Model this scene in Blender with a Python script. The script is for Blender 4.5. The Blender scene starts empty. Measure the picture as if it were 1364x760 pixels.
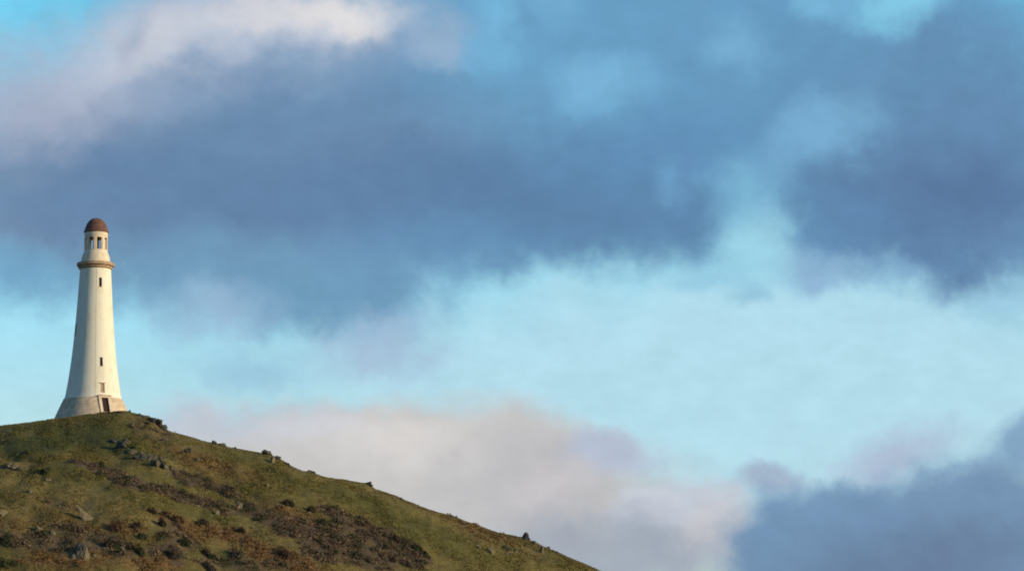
import bpy, bmesh, math, random
from mathutils import noise as mnoise
import numpy as np
from mathutils import Vector, Matrix

SC = bpy.context.scene
COL = SC.collection
rad = math.radians
random.seed(4)
rng = np.random.default_rng(7)

# ------------------------------------------------------------------ camera
W0, H0 = 1364.0, 760.0
F = 3087.0                       # focal length in photograph pixels
PITCH, ROLL = rad(9.0), rad(-0.55)
CAM = np.array([0.0, 0.0, 1.7])
fwd = np.array([0, math.cos(PITCH), math.sin(PITCH)])
up0 = np.array([0, -math.sin(PITCH), math.cos(PITCH)])
rt0 = np.array([1.0, 0, 0])
rt = rt0 * math.cos(ROLL) + up0 * math.sin(ROLL)
up = -rt0 * math.sin(ROLL) + up0 * math.cos(ROLL)
cam = bpy.data.cameras.new('camera')
cam.sensor_width = 36.0
cam.lens = F / W0 * 36.0
cam.clip_start, cam.clip_end = 0.5, 30000.0
cob = bpy.data.objects.new('camera', cam)
cob.matrix_world = Matrix(((rt[0], up[0], -fwd[0], CAM[0]), (rt[1], up[1], -fwd[1], CAM[1]),
                           (rt[2], up[2], -fwd[2], CAM[2]), (0, 0, 0, 1)))
COL.objects.link(cob)
SC.camera = cob
SC.view_settings.view_transform = 'Standard'
SC.view_settings.look = 'None'
SC.view_settings.exposure = 0.0
SC.view_settings.gamma = 1.0
SC.render.engine = 'CYCLES'
SC.cycles.filter_width = 1.9
SC.cycles.max_bounces = 5
SC.cycles.diffuse_bounces = 3


def ray(px, py):
    d = fwd + rt * ((px - W0 / 2) / F) - up * ((py - H0 / 2) / F)
    return d / np.linalg.norm(d)


def project(p):
    q = np.asarray(p, float) - CAM
    z = q @ fwd
    return W0 / 2 + F * (q @ rt) / z, H0 / 2 - F * (q @ up) / z


def lin(c):
    out = []
    for v in c:
        v = v / 255.0
        out.append(v / 12.92 if v <= 0.04045 else ((v + 0.055) / 1.055) ** 2.4)
    return tuple(out)


# ------------------------------------------------------------------ sun and sky
SUN_AZ, SUN_EL = rad(105.0), rad(14.0)          # clockwise from +Y
sun = bpy.data.lights.new('sun', 'SUN')
sun.energy = 4.25
sun.angle = rad(0.5)
sun.color = (1.0, 0.815, 0.55)
so = bpy.data.objects.new('sun', sun)
sd = Vector((math.sin(SUN_AZ) * math.cos(SUN_EL), math.cos(SUN_AZ) * math.cos(SUN_EL), math.sin(SUN_EL)))
so.rotation_euler = sd.to_track_quat('Z', 'Y').to_euler()
so.location = (60, 200, 120)
COL.objects.link(so)

world = bpy.data.worlds.new("World")
SC.world = world
world.use_nodes = True
world.cycles.sampling_method = 'MANUAL'
world.cycles.sample_map_resolution = 512
WN, WL = world.node_tree.nodes, world.node_tree.links
WN.clear()
STR = 0.1


def wn(t, **k):
    n = WN.new(t)
    for a, b in k.items():
        setattr(n, a, b)
    return n


def wset(sock, v):
    if isinstance(v, bpy.types.NodeSocket):
        WL.new(v, sock)
    else:
        sock.default_value = v


def wm(op, a, b=0.0, c=0.0):
    n = wn('ShaderNodeMath', operation=op)
    wset(n.inputs[0], a); wset(n.inputs[1], b); wset(n.inputs[2], c)
    return n.outputs[0]


def wv(op, a, b=(0, 0, 0)):
    n = wn('ShaderNodeVectorMath', operation=op)
    wset(n.inputs[0], a)
    if op == 'SCALE':
        wset(n.inputs['Scale'], b)
    else:
        wset(n.inputs[1], b)
    return n.outputs[0]


def wmix(f, a, b, mode='MIX'):
    n = wn('ShaderNodeMix', data_type='RGBA', blend_type=mode)
    n.clamp_factor = True
    wset(n.inputs[0], f); wset(n.inputs[6], a); wset(n.inputs[7], b)
    return n.outputs[2]


def wnoise(vec, scale, detail=4.0, rough=0.55):
    n = wn('ShaderNodeTexNoise')
    wset(n.inputs['Vector'], vec)
    n.inputs['Scale'].default_value = scale
    n.inputs['Detail'].default_value = detail
    n.inputs['Roughness'].default_value = rough
    return n


def wstep(v, a, b, lo=0.0, hi=1.0):
    n = wn('ShaderNodeMapRange', interpolation_type='SMOOTHSTEP')
    wset(n.inputs[0], v)
    for i, x in enumerate((a, b, lo, hi)):
        n.inputs[1 + i].default_value = x
    return n.outputs[0]


tc = wn('ShaderNodeTexCoord')
DIR = tc.outputs['Generated']
sep = wn('ShaderNodeSeparateXYZ')
WL.new(DIR, sep.inputs[0])
AZ = wm('DEGREES', wm('ARCTAN2', sep.outputs[0], sep.outputs[1]))
EL = wm('DEGREES', wm('ARCSINE', sep.outputs[2]))
comb = wn('ShaderNodeCombineXYZ')
WL.new(AZ, comb.inputs[0]); WL.new(EL, comb.inputs[1])
P = comb.outputs[0]                                # direction in degrees: (azimuth, elevation)

nz1 = wnoise(DIR, 17.0, 3.0, 0.5)                  # cloud turbulence at three sizes
nz2 = wnoise(DIR, 48.0, 7.0, 0.6)
nz4 = wnoise(DIR, 190.0, 6.0, 0.6)
nz3 = wnoise(DIR, 30.0, 6.0, 0.62)
half = (0.5, 0.5, 0.5)
w1 = wv('SCALE', wv('SUBTRACT', nz1.outputs['Color'], half), 1.9)
w2 = wv('SCALE', wv('SUBTRACT', nz2.outputs['Color'], half), 1.5)
w3 = wv('SCALE', wv('SUBTRACT', nz4.outputs['Color'], half), 0.16)
warp = wv('MULTIPLY', wv('ADD', wv('ADD', w1, w2), w3), (1, 0.85, 0))
PW = wv('ADD', P, warp)
EDGE = wm('MULTIPLY', wm('SUBTRACT', nz3.outputs[0], 0.5), 0.55)

sky = wn('ShaderNodeTexSky', sky_type='NISHITA', sun_disc=False)
sky.sun_elevation = SUN_EL
sky.sun_rotation = SUN_AZ
sky.air_density = 1.0
sky.dust_density = 1.0
sky.ozone_density = 1.0
tint = wmix(wstep(EL, 4.0, 17.0), (1.42, 1.70, 2.0, 1), (1.08, 2.75, 2.8, 1))
CUR = wmix(1.0, sky.outputs[0], tint, 'MULTIPLY')

# unseen cloud outside the part below, made dense and dark to cut fill light
cover = wnoise(wv('MULTIPLY', DIR, (1, 1, 2.6)), 3.2, 7.0, 0.55)
g0 = wn('ShaderNodeTexGradient', gradient_type='SPHERICAL')
mp0 = wn('ShaderNodeMapping', vector_type='TEXTURE')
WL.new(P, mp0.inputs[0])
mp0.inputs['Location'].default_value = (0, 7, 0)
mp0.inputs['Scale'].default_value = (30, 22, 1)
WL.new(mp0.outputs[0], g0.inputs[0])
cf = wm('MULTIPLY', wstep(cover.outputs[0], 0.30, 0.55, 0, 0.95), wstep(g0.outputs[1], 0.05, 0.4, 1, 0))
CUR = wmix(cf, CUR, tuple(v / STR for v in lin((80, 107, 162))) + (1,))


def sky_at(px, py):
    d = ray(px, py)
    return math.degrees(math.atan2(d[0], d[1])), math.degrees(math.asin(d[2]))


DEG = math.degrees(1.0 / F)


def cloud(cx, cy, rx, ry, col, op=1.0, soft=0.7, rot=0.0, edge=1.0):
    """one soft mass of cloud at its own place in the sky; soft is the share of the radius over which it thins out"""
    global CUR
    m = wn('ShaderNodeMapping', vector_type='TEXTURE')
    WL.new(PW, m.inputs[0])
    az, el = sky_at(cx, cy)
    m.inputs['Location'].default_value = (az, el, 0)
    m.inputs['Rotation'].default_value = (0, 0, rad(rot))
    m.inputs['Scale'].default_value = (rx * DEG, ry * DEG, 1)
    g = wn('ShaderNodeTexGradient', gradient_type='SPHERICAL')
    WL.new(m.outputs[0], g.inputs[0])
    v = wm('MULTIPLY', g.outputs[1], wm('MULTIPLY_ADD', EDGE, 2.2 * edge, 1.0))
    f = wstep(v, 0.02, soft, 0, op)
    CUR = wmix(f, CUR, tuple(x / STR for x in lin(col)) + (1,))


# thin high veil in the clear stretch
cloud(980, 560, 800, 290, (181, 222, 237), 0.9, 0.6)
# veil of thin blue cloud over the upper sky
cloud(780, 70, 980, 330, (105, 155, 193), 0.94, 0.55)
cloud(1150, 130, 420, 260, (101, 148, 186), 0.7, 0.8)
cloud(240, 330, 520, 100, (110, 150, 183), 0.8, 0.9)
# the long dark bank
cloud(60, 235, 360, 150, (113, 138, 170), 0.95, 0.6)
cloud(360, 215, 500, 180, (106, 138, 172), 0.95, 0.6)
cloud(330, 265, 460, 120, (101, 132, 168), 0.8, 0.8)
cloud(560, 265, 400, 110, (97, 131, 168), 0.8, 0.8)
cloud(770, 265, 350, 130, (93, 129, 167), 0.9, 0.75)
cloud(640, 340, 230, 70, (95, 135, 174), 0.8, 0.8, 8)
cloud(520, 350, 260, 80, (104, 145, 184), 0.7, 0.9, 4)
cloud(870, 300, 130, 70, (95, 135, 174), 0.75, 0.9)
cloud(870, 205, 260, 95, (98, 145, 186), 0.7, 0.9)
cloud(1300, 205, 340, 230, (100, 138, 176), 0.9, 0.7)
cloud(1250, 275, 300, 125, (91, 122, 161), 0.95, 0.75)
cloud(1245, 340, 85, 70, (95, 130, 169), 0.85, 0.9)
cloud(1120, 300, 120, 80, (98, 140, 180), 0.75, 0.9)
cloud(1345, 330, 80, 60, (103, 140, 178), 0.7, 0.9)
# bright lilac rim of the bank, top left
cloud(50, 130, 280, 120, (168, 178, 200), 0.85, 0.85, 4)
cloud(180, 95, 190, 80, (184, 192, 210), 0.75, 0.9, 8)
cloud(320, 40, 330, 95, (184, 194, 212), 0.9, 0.7, 4)
cloud(225, 60, 130, 60, (202, 206, 216), 0.75, 0.9, 10)
cloud(430, 22, 150, 52, (224, 222, 224), 0.95, 0.85, -4)
cloud(330, 28, 120, 36, (212, 213, 220), 0.7, 1.0)
cloud(590, 60, 75, 55, (160, 182, 208), 0.7, 0.9)
cloud(490, 85, 130, 60, (128, 156, 188), 0.7, 0.95, 10)
cloud(330, 110, 190, 55, (118, 147, 180), 0.7, 0.95, 8)
cloud(195, 55, 40, 60, (140, 160, 190), 0.45, 1.0, -20)
cloud(205, 130, 80, 50, (140, 162, 190), 0.55, 0.95)
# openings of brighter blue
cloud(655, 40, 60, 100, (122, 185, 222), 0.8, 0.9)
cloud(740, 15, 60, 40, (120, 178, 216), 0.5, 0.9)
cloud(795, 108, 115, 60, (124, 182, 218), 0.85, 0.95, -8)
cloud(975, 65, 75, 65, (122, 178, 214), 0.75, 0.95, -20)
cloud(1100, 0, 60, 45, (125, 190, 224), 0.7, 0.9)
cloud(1195, 5, 80, 65, (134, 205, 234), 0.9, 0.9)
cloud(1105, 172, 105, 70, (124, 178, 214), 0.85, 0.95, 20)
cloud(1045, 205, 60, 80, (122, 176, 212), 0.6, 0.95, -20)
cloud(985, 255, 75, 75, (126, 184, 216), 0.85, 0.95, 30)
cloud(885, 245, 40, 46, (112, 164, 202), 0.6, 1.0)
cloud(1005, 335, 75, 100, (158, 212, 231), 0.95, 0.95)
cloud(940, 370, 80, 34, (140, 195, 222), 0.6, 1.0, 10)
cloud(1320, 385, 80, 50, (156, 202, 226), 0.8, 0.95)
cloud(1080, 360, 85, 48, (142, 180, 213), 0.8, 0.95)
cloud(985, 398, 45, 34, (136, 186, 212), 0.6, 1.0)
cloud(1190, 375, 90, 40, (128, 172, 206), 0.6, 1.0, -10)
# thin cloud under the bank, left
cloud(10, 370, 150, 70, (108, 155, 190), 0.8, 0.9)
cloud(360, 375, 330, 85, (112, 154, 186), 0.85, 0.85, -4)
cloud(450, 405, 160, 75, (110, 154, 187), 0.75, 0.9)
cloud(285, 415, 110, 62, (150, 182, 211), 0.85, 0.9)
cloud(525, 425, 80, 40, (160, 189, 216), 0.7, 0.9)
cloud(515, 465, 125, 58, (164, 190, 216), 0.85, 0.95, -8)
cloud(360, 490, 130, 45, (150, 194, 219), 0.7, 0.95)
# pale bank low down behind the hill
cloud(360, 600, 240, 85, (188, 198, 214), 0.9, 0.65)
cloud(560, 640, 420, 135, (199, 197, 196), 0.98, 0.5)
cloud(540, 590, 190, 55, (214, 211, 209), 0.9, 0.85)
cloud(420, 572, 120, 40, (205, 209, 217), 0.7, 0.9)
cloud(720, 645, 200, 115, (188, 187, 191), 0.9, 0.85)
cloud(815, 590, 95, 50, (178, 189, 209), 0.9, 0.8)
cloud(870, 605, 40, 26, (172, 192, 214), 0.5, 1.0)
cloud(735, 640, 110, 40, (202, 199, 202), 0.8, 0.95, 20)
cloud(820, 730, 210, 90, (162, 169, 181), 0.9, 0.75)
cloud(860, 690, 60, 70, (163, 172, 188), 0.5, 0.95)
cloud(905, 668, 105, 50, (194, 198, 210), 0.8, 0.75)
cloud(945, 712, 70, 80, (196, 194, 199), 0.85, 0.85, 10)
cloud(868, 654, 44, 20, (212, 216, 223), 0.5, 0.95)
cloud(880, 750, 80, 45, (162, 170, 186), 0.7, 0.95)
# dark bank, bottom right
cloud(1190, 605, 150, 55, (172, 186, 210), 0.85, 0.95, 12)
cloud(1010, 638, 80, 34, (162, 177, 200), 0.85, 0.8)
cloud(1100, 735, 190, 116, (114, 147, 180), 0.97, 0.42)
cloud(1290, 730, 330, 138, (114, 145, 178), 0.97, 0.5)
cloud(1355, 605, 70, 60, (122, 156, 190), 0.85, 0.85)
cloud(1090, 670, 110, 40, (122, 155, 187), 0.6, 0.95)
cloud(1230, 750, 300, 80, (104, 127, 156), 0.85, 0.95)
cloud(1290, 650, 130, 36, (122, 152, 184), 0.5, 1.0, 8)
# faint streaking inside everything
mod = wm('MULTIPLY_ADD', wm('SUBTRACT', wnoise(wv('MULTIPLY', DIR, (1, 1, 1.6)), 60.0, 8.0, 0.62).outputs[0], 0.5), 0.24, 1.0)
CUR = wmix(1.0, CUR, mod, 'MULTIPLY')
bg = wn('ShaderNodeBackground')
WL.new(CUR, bg.inputs[0])
bg.inputs[1].default_value = STR
wo = wn('ShaderNodeOutputWorld')
WL.new(bg.outputs[0], wo.inputs[0])


# ------------------------------------------------------------------ helpers
def tag(o, label=None, cat=None, group=None, kind=None):
    for k, v in (('label', label), ('category', cat), ('group', group), ('kind', kind)):
        if v:
            o[k] = v
    return o


def link(name, me, mat=None, parent=None):
    o = bpy.data.objects.new(name, me)
    COL.objects.link(o)
    if mat is not None:
        me.materials.append(mat)
    if parent is not None:
        o.parent = parent
    return o


def np_mesh(name, v, faces, smooth=False, attr=None):
    """faces: (n,3) or (n,4) array"""
    v = np.asarray(v, np.float32)
    faces = np.asarray(faces, np.int32)
    k = faces.shape[1]
    me = bpy.data.meshes.new(name)
    me.vertices.add(len(v)); me.vertices.foreach_set('co', v.ravel())
    me.loops.add(faces.size); me.loops.foreach_set('vertex_index', faces.ravel())
    me.polygons.add(len(faces))
    me.polygons.foreach_set('loop_start', np.arange(0, faces.size, k, dtype=np.int32))
    me.polygons.foreach_set('loop_total', np.full(len(faces), k, np.int32))
    if smooth:
        me.polygons.foreach_set('use_smooth', np.ones(len(faces), bool))
    me.update(calc_edges=True)
    if attr is not None:
        a = me.color_attributes.new('cover', 'FLOAT_COLOR', 'POINT')
        c = np.ones((len(v), 4), np.float32)
        c[:, :3] = attr
        a.data.foreach_set('color', c.ravel())
    return me


def _hash(ix, iy, seed):
    n = (ix * 374761393 + iy * 668265263 + seed * 1442695041) & 0xFFFFFFFF
    n = ((n ^ (n >> 13)) * 1274126177) & 0xFFFFFFFF
    n = (n ^ (n >> 16)) & 0xFFFFFFFF
    return n / 4294967295.0


def vnoise(x, y, seed=0):
    ix, iy = np.floor(x).astype(np.int64), np.floor(y).astype(np.int64)
    fx, fy = x - ix, y - iy
    fx, fy = fx * fx * fx * (fx * (6 * fx - 15) + 10), fy * fy * fy * (fy * (6 * fy - 15) + 10)
    a, b = _hash(ix, iy, seed), _hash(ix + 1, iy, seed)
    c, d = _hash(ix, iy + 1, seed), _hash(ix + 1, iy + 1, seed)
    return (a + (b - a) * fx) * (1 - fy) + (c + (d - c) * fx) * fy - 0.5


def fbm(x, y, seed=0, octv=4, gain=0.5):
    s, amp, t = 0, 1.0, 0
    for i in range(octv):
        s = s + amp * vnoise(x * 2 ** i + 17.3 * i, y * 2 ** i - 9.1 * i, seed + i)
        t += amp
        amp *= gain
    return s / t * 2          # about -1..1


# ------------------------------------------------------------------ hill
TY = 348.9                       # distance of the tower axis
YR = TY - 6.2                    # crest in front of the tower
SKYLINE = [(-260, 600), (-120, 578), (0, 566.5), (36, 562.5), (74, 557.5), (100, 554.3), (120, 551.3), (141, 548.8), (158, 547), (166, 546.8), (172, 548),
           (188, 552), (198, 554.5), (209, 561), (217, 569), (222, 573), (240, 578), (262, 584), (280, 589), (300, 594),
           (325, 599), (350, 603), (362, 606), (376, 613), (390, 622), (405, 627), (416, 629), (440, 636), (470, 640.5),
           (488, 643), (498, 650), (520, 657.5), (545, 668), (570, 678), (600, 686), (630, 697), (665, 709), (695, 715),
           (712, 722), (730, 730), (752, 739), (776, 749), (800, 760), (850, 781), (950, 822)]
SKX = np.array([p[0] for p in SKYLINE], float)
SKY_ = np.array([p[1] for p in SKYLINE], float)
rx_, rz_ = [], []
for px, py in SKYLINE:
    d = ray(px, py)
    s = (YR - CAM[1]) / d[1]
    rx_.append(CAM[0] + d[0] * s); rz_.append(CAM[2] + d[2] * s)
RX = np.array(rx_); RZ = np.array(rz_)
RX = np.concatenate([[-900, -420, -230], RX, [RX[-1] + 14, RX[-1] + 60, 900]])
RZ = np.concatenate([[0, 6, 22], RZ, [0, -1, -1]])


def crest_y(x):
    return YR + 4.0 * np.sin((x + 55) / 34.0) * np.clip(np.abs(x + 56) / 20 - 0.3, 0, 1)


def height(x, y):
    R = np.interp(x, RX, RZ)
    Rs = (np.interp(x - 5, RX, RZ) + np.interp(x + 5, RX, RZ) + np.interp(x - 10, RX, RZ) + np.interp(x + 10, RX, RZ)) / 4
    t = y - crest_y(x)
    k = np.exp(-(t / 9.0) ** 2)
    R = R * k + Rs * (1 - k)                       # crest detail fades away from the crest
    a = 9.0
    front = 0.46 * (np.sqrt(t * t + a * a) - a)
    back = 0.05 * t + 0.25 * np.maximum(0, t - 16)
    z = R - np.where(t < 0, front, back)
    far = np.clip((np.abs(t)) / 10.0, 0, 1)
    near = np.clip((-t) / 6.0, 0, 1)
    z = z + 1.9 * far * fbm(x / 26 + 3, y / 30 + 1, 11, 2) + 0.75 * far * fbm((x + 0.5 * y) / 8, (y - 0.3 * x) / 14, 23, 3)
    z = z + (0.06 + 0.14 * near) * fbm(x / 2.3, y / 3.0, 31, 4) + 0.05 * fbm(x / 0.6, y / 0.7, 41, 2)
    # rock steps of the two crags right of the tower
    for (cx, cy, sx, sy, hgt) in CRAGS:
        u = (x - cx) * 0.86 + (y - cy) * 0.5
        v = -(x - cx) * 0.5 + (y - cy) * 0.86
        g = np.exp(-(u / sx) ** 2 - (v / sy) ** 2)
        z = z + hgt * g * (0.7 + 0.9 * fbm(x / 1.3, y / 1.6, 57, 3))
    b = -1.0 + 0.35 * fbm(x / 30, y / 30, 71, 3)
    h = z - b
    return b + 0.5 * (h + np.sqrt(h * h + 9.0))    # runs out softly into the valley floor


CRAGS = []


def hit(px, py):
    d = ray(px, py)
    s = np.arange(215.0, 372.0, 0.15)
    p = CAM[None] + d[None] * s[:, None]
    below = p[:, 2] <= height(p[:, 0], p[:, 1])
    i = int(np.argmax(below)) if below.any() else len(s) - 1
    return p[i]


for it in range(7):                                # fit the crest so that the skyline stands where it should
    ys = np.arange(YR - 26, YR + 24, 0.5)
    for j, (px, py) in enumerate(SKYLINE):
        d = ray(px, py)
        xs = d[0] / d[1] * ys
        zs = height(xs, ys)
        _, pp = project(np.stack([xs, ys, zs], 1))
        RZ[3 + j] += (np.min(pp) - py) * YR / F * (0.8 if it < 6 else 0.4)
for q in ((176, 600, 2.6, 1.5, 0.9), (218, 622, 3.4, 1.7, 1.0), (210, 566, 2.0, 1.4, 0.5), (12, 622, 2.0, 1.2, 0.5), (108, 735, 2.2, 1.4, 0.6)):
    c = hit(q[0], q[1])
    CRAGS.append((c[0], c[1], q[2], q[3], q[4]))

# what grows where: (photo point, half sizes in metres across and up the slope, tilt, albedo, strength)
ALB = {'heather': (0.105, 0.072, 0.042), 'bracken': (0.165, 0.090, 0.038), 'green': (0.098, 0.087, 0.022),
       'deep': (0.060, 0.068, 0.022), 'straw': (0.185, 0.138, 0.046), 'olive': (0.122, 0.095, 0.025)}
ZONES = []


def zone(px, py, rx, ry, rot, kind, w=1.0):
    p = hit(px, py)
    ZONES.append((p[0], p[2], rx * p[1] / F, ry * p[1] / F, rad(rot), kind, w))


for a in [(60, 590, 110, 22, 3, 'deep', .8), (30, 572, 70, 10, 3, 'deep', .6), (120, 572, 60, 14, 5, 'deep', .55), (165, 595, 40, 20, -35, 'deep', .7),
          (70, 695, 150, 45, -6, 'bracken', .35), (200, 572, 34, 14, -30, 'heather', .5), (60, 650, 140, 18, -10, 'straw', .9), (150, 682, 110, 14, -10, 'straw', .8), (20, 675, 60, 16, -5, 'straw', .7), (10, 620, 60, 14, -5, 'straw', .6),
          (300, 625, 70, 16, -22, 'bracken', .4), (250, 610, 60, 14, -25, 'bracken', .35),
          (350, 625, 70, 12, -22, 'green', .6), (470, 665, 110, 14, -20, 'green', .75), (580, 715, 110, 22, -24, 'green', .75), (270, 684, 70, 9, -12, 'green', .7),
          (300, 742, 50, 12, -10, 'green', .7), (5, 735, 22, 26, 0, 'green', .8), (230, 640, 40, 8, -20, 'green', .6), (500, 742, 30, 10, -10, 'green', .6),
          (640, 706, 90, 14, -23, 'bracken', .45), (690, 730, 50, 12, -20, 'straw', .5), (560, 680, 80, 9, -22, 'straw', .35),
          (400, 690, 80, 14, -25, 'bracken', .55), (300, 712, 50, 12, -20, 'bracken', .8), (350, 735, 60, 14, -28, 'bracken', .85), (400, 750, 50, 14, -25, 'bracken', .9),
          (205, 752, 50, 12, 0, 'bracken', .8), (90, 745, 80, 18, 0, 'bracken', .7), (165, 703, 30, 10, -10, 'bracken', .7), (250, 702, 50, 14, -25, 'bracken', .7),
          (135, 625, 45, 8, -18, 'heather', .8), (185, 645, 50, 9, -18, 'heather', .95), (235, 658, 45, 8, -16, 'heather', .95), (285, 672, 45, 8, -18, 'heather', .8),
          (262, 641, 36, 8, -18, 'heather', .9), (300, 655, 32, 7, -28, 'heather', .8), (355, 690, 45, 12, -28, 'heather', .75), (395, 704, 55, 14, -24, 'heather', .95),
          (440, 716, 60, 20, -20, 'heather', .9), (468, 694, 52, 11, -26, 'heather', 1.), (520, 722, 60, 13, -28, 'heather', 1.), (465, 738, 70, 18, -10, 'heather', .8),
          (545, 742, 34, 12, -20, 'heather', .9), (240, 715, 40, 14, -35, 'heather', .75), (228, 738, 30, 12, -20, 'heather', .85), (330, 752, 60, 10, -5, 'heather', .7),
          (60, 722, 70, 14, -4, 'heather', .75), (150, 728, 45, 16, -20, 'heather', .7), (110, 708, 50, 8, -15, 'heather', .6), (85, 672, 40, 7, -10, 'heather', .45)]:
    zone(*a)


def cover_at(x, y, z):
    """ground-cover albedo and heather share at points of the hill"""
    qx = x + 1.5 * fbm(x / 3.2, y / 5.0, 101, 4, .6)
    qz = z + 0.75 * fbm(x / 2.8 + 9, y / 4.5, 131, 4, .6)
    c = np.tile(np.array(ALB['olive']), (len(x), 1))
    n = fbm(x / 9, y / 16, 151, 4)
    c = c + (np.array(ALB['straw']) - c) * np.clip(0.28 + 0.6 * n, 0, .6)[:, None]
    n2 = fbm(x / 7 + 40, y / 12, 171, 4)
    c = c + (np.array(ALB['green']) - c) * np.clip(0.16 + 0.6 * n2, 0, .5)[:, None]
    hs = np.zeros(len(x)); bs = np.zeros(len(x))
    for (cx, cz, sx, sz, r, kind, w) in ZONES:
        u = ((qx - cx) * math.cos(r) + (qz - cz) * math.sin(r)) / sx
        v = (-(qx - cx) * math.sin(r) + (qz - cz) * math.cos(r)) / sz
        d = np.sqrt(u * u + v * v)
        soft = 0.35 if kind == 'heather' else 0.7
        f = np.clip((1.15 - d) / soft, 0, 1) * w
        c = c + (np.array(ALB[kind]) - c) * f[:, None]
        if kind == 'heather':
            hs = np.maximum(hs, f)
        elif kind == 'bracken':
            bs = np.maximum(bs, f)
        else:
            bs *= 1 - 0.7 * f
    m = 1 + 0.17 * fbm(x / 1.3, y / 2.4, 191, 3)
    return np.clip(c * m[:, None], 0.01, 0.4), hs, bs


def axis(a, b, step, lo, hi):
    core = np.arange(a, b, step)
    g, s, p = [], step, a
    while p > lo:
        s *= 1.22
        p -= s
        g.append(p)
    h, s, p = [], step, core[-1]
    while p < hi:
        s *= 1.22
        p += s
        h.append(p)
    return np.concatenate([g[::-1], core, h])


gx = axis(-86, 30, 0.26, -7000, 7000)
gy = axis(262, 372, 0.26, -3000, 9000)
X, Y = np.meshgrid(gx, gy)
Z = height(X.ravel(), Y.ravel())
nx, ny = len(gx), len(gy)
idx = np.arange(nx * ny).reshape(ny, nx)
quads = np.stack([idx[:-1, :-1], idx[:-1, 1:], idx[1:, 1:], idx[1:, :-1]], -1).reshape(-1, 4)
V = np.stack([X.ravel(), Y.ravel(), Z], 1)
cov, _, _ = cover_at(V[:, 0], V[:, 1], V[:, 2])


def material(name):
    m = bpy.data.materials.new(name)
    m.use_nodes = True
    n = m.node_tree.nodes
    b = n['Principled BSDF']
    b.inputs['Specular IOR Level'].default_value = 0.15
    b.inputs['Roughness'].default_value = 0.9
    return m, m.node_tree, b


def N(nt, t, **k):
    n = nt.nodes.new(t)
    for a, b in k.items():
        setattr(n, a, b)
    return n


def cover_material(name, spread, scale, translucent=False):
    m, nt, b = material(name)
    at = N(nt, 'ShaderNodeAttribute', attribute_name='cover')
    co = N(nt, 'ShaderNodeTexCoord')
    nz = N(nt, 'ShaderNodeTexNoise')
    nz.inputs['Scale'].default_value = scale
    nz.inputs['Detail'].default_value = 5
    nt.links.new(co.outputs['Object'], nz.inputs['Vector'])
    mr = N(nt, 'ShaderNodeMapRange')
    mr.inputs[1].default_value, mr.inputs[2].default_value = 0.3, 0.7
    mr.inputs[3].default_value, mr.inputs[4].default_value = 1 - spread, 1 + spread
    nt.links.new(nz.outputs[0], mr.inputs[0])
    mx = N(nt, 'ShaderNodeMix', data_type='RGBA', blend_type='MULTIPLY')
    mx.inputs[0].default_value = 1
    nt.links.new(at.outputs['Color'], mx.inputs[6])
    nt.links.new(mr.outputs[0], mx.inputs[7])
    nt.links.new(mx.outputs[2], b.inputs['Base Color'])
    return m


hill = link('hillside', np_mesh('hillside', V, quads, True, cov), cover_material('turf', 0.25, 2.2))
tag(hill, 'grassy hillside falling away to the right below the tower', 'hill', kind='structure')


# ------------------------------------------------------------------ grass, heather and bracken
def scatter_points(n, lo=(-84, 262), hi=(26, 346)):
    x = rng.uniform(lo[0], hi[0], n); y = rng.uniform(lo[1], hi[1], n)
    z = height(x, y)
    px, py = project(np.stack([x, y, z], 1))
    ok = (px > -60) & (px < 860) & (py < 800) & ((x + 63.2) ** 2 + (y - TY) ** 2 > 6.3 ** 2)
    return x[ok], y[ok], z[ok]


def blades(x, y, z, col, per, spread, hgt, wid, lean, jit=0.13):
    """tufts of narrow leaves, one triangle each, rooted at the given points"""
    n = len(x)
    hgt = np.broadcast_to(hgt, (n,))
    bx = np.repeat(x, per) + rng.normal(0, 1, n * per) * spread
    by = np.repeat(y, per) + rng.normal(0, 1, n * per) * spread
    bz = height(bx, by) - 0.03
    h = np.repeat(hgt, per) * rng.uniform(0.55, 1.15, n * per)
    a = rng.uniform(0, 2 * math.pi, n * per)
    w = wid * rng.uniform(0.6, 1.3, n * per)
    tx, ty = rng.normal(0, lean, n * per) * h, rng.normal(0, lean, n * per) * h
    p0 = np.stack([bx - np.cos(a) * w, by - np.sin(a) * w, bz], 1)
    p1 = np.stack([bx + np.cos(a) * w, by + np.sin(a) * w, bz], 1)
    p2 = np.stack([bx + tx, by + ty, bz + h], 1)
    v = np.stack([p0, p1, p2], 1).reshape(-1, 3)
    f = np.arange(len(v), dtype=np.int32).reshape(-1, 3)
    k = np.repeat(np.repeat(rng.uniform(1 - jit, 1 + jit, n), per) * rng.uniform(1 - jit, 1 + jit, n * per), 3)
    c = np.repeat(np.repeat(col, per, 0), 3, 0) * k[:, None]
    return v, f, np.clip(c, 0.008, 0.5)


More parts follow.
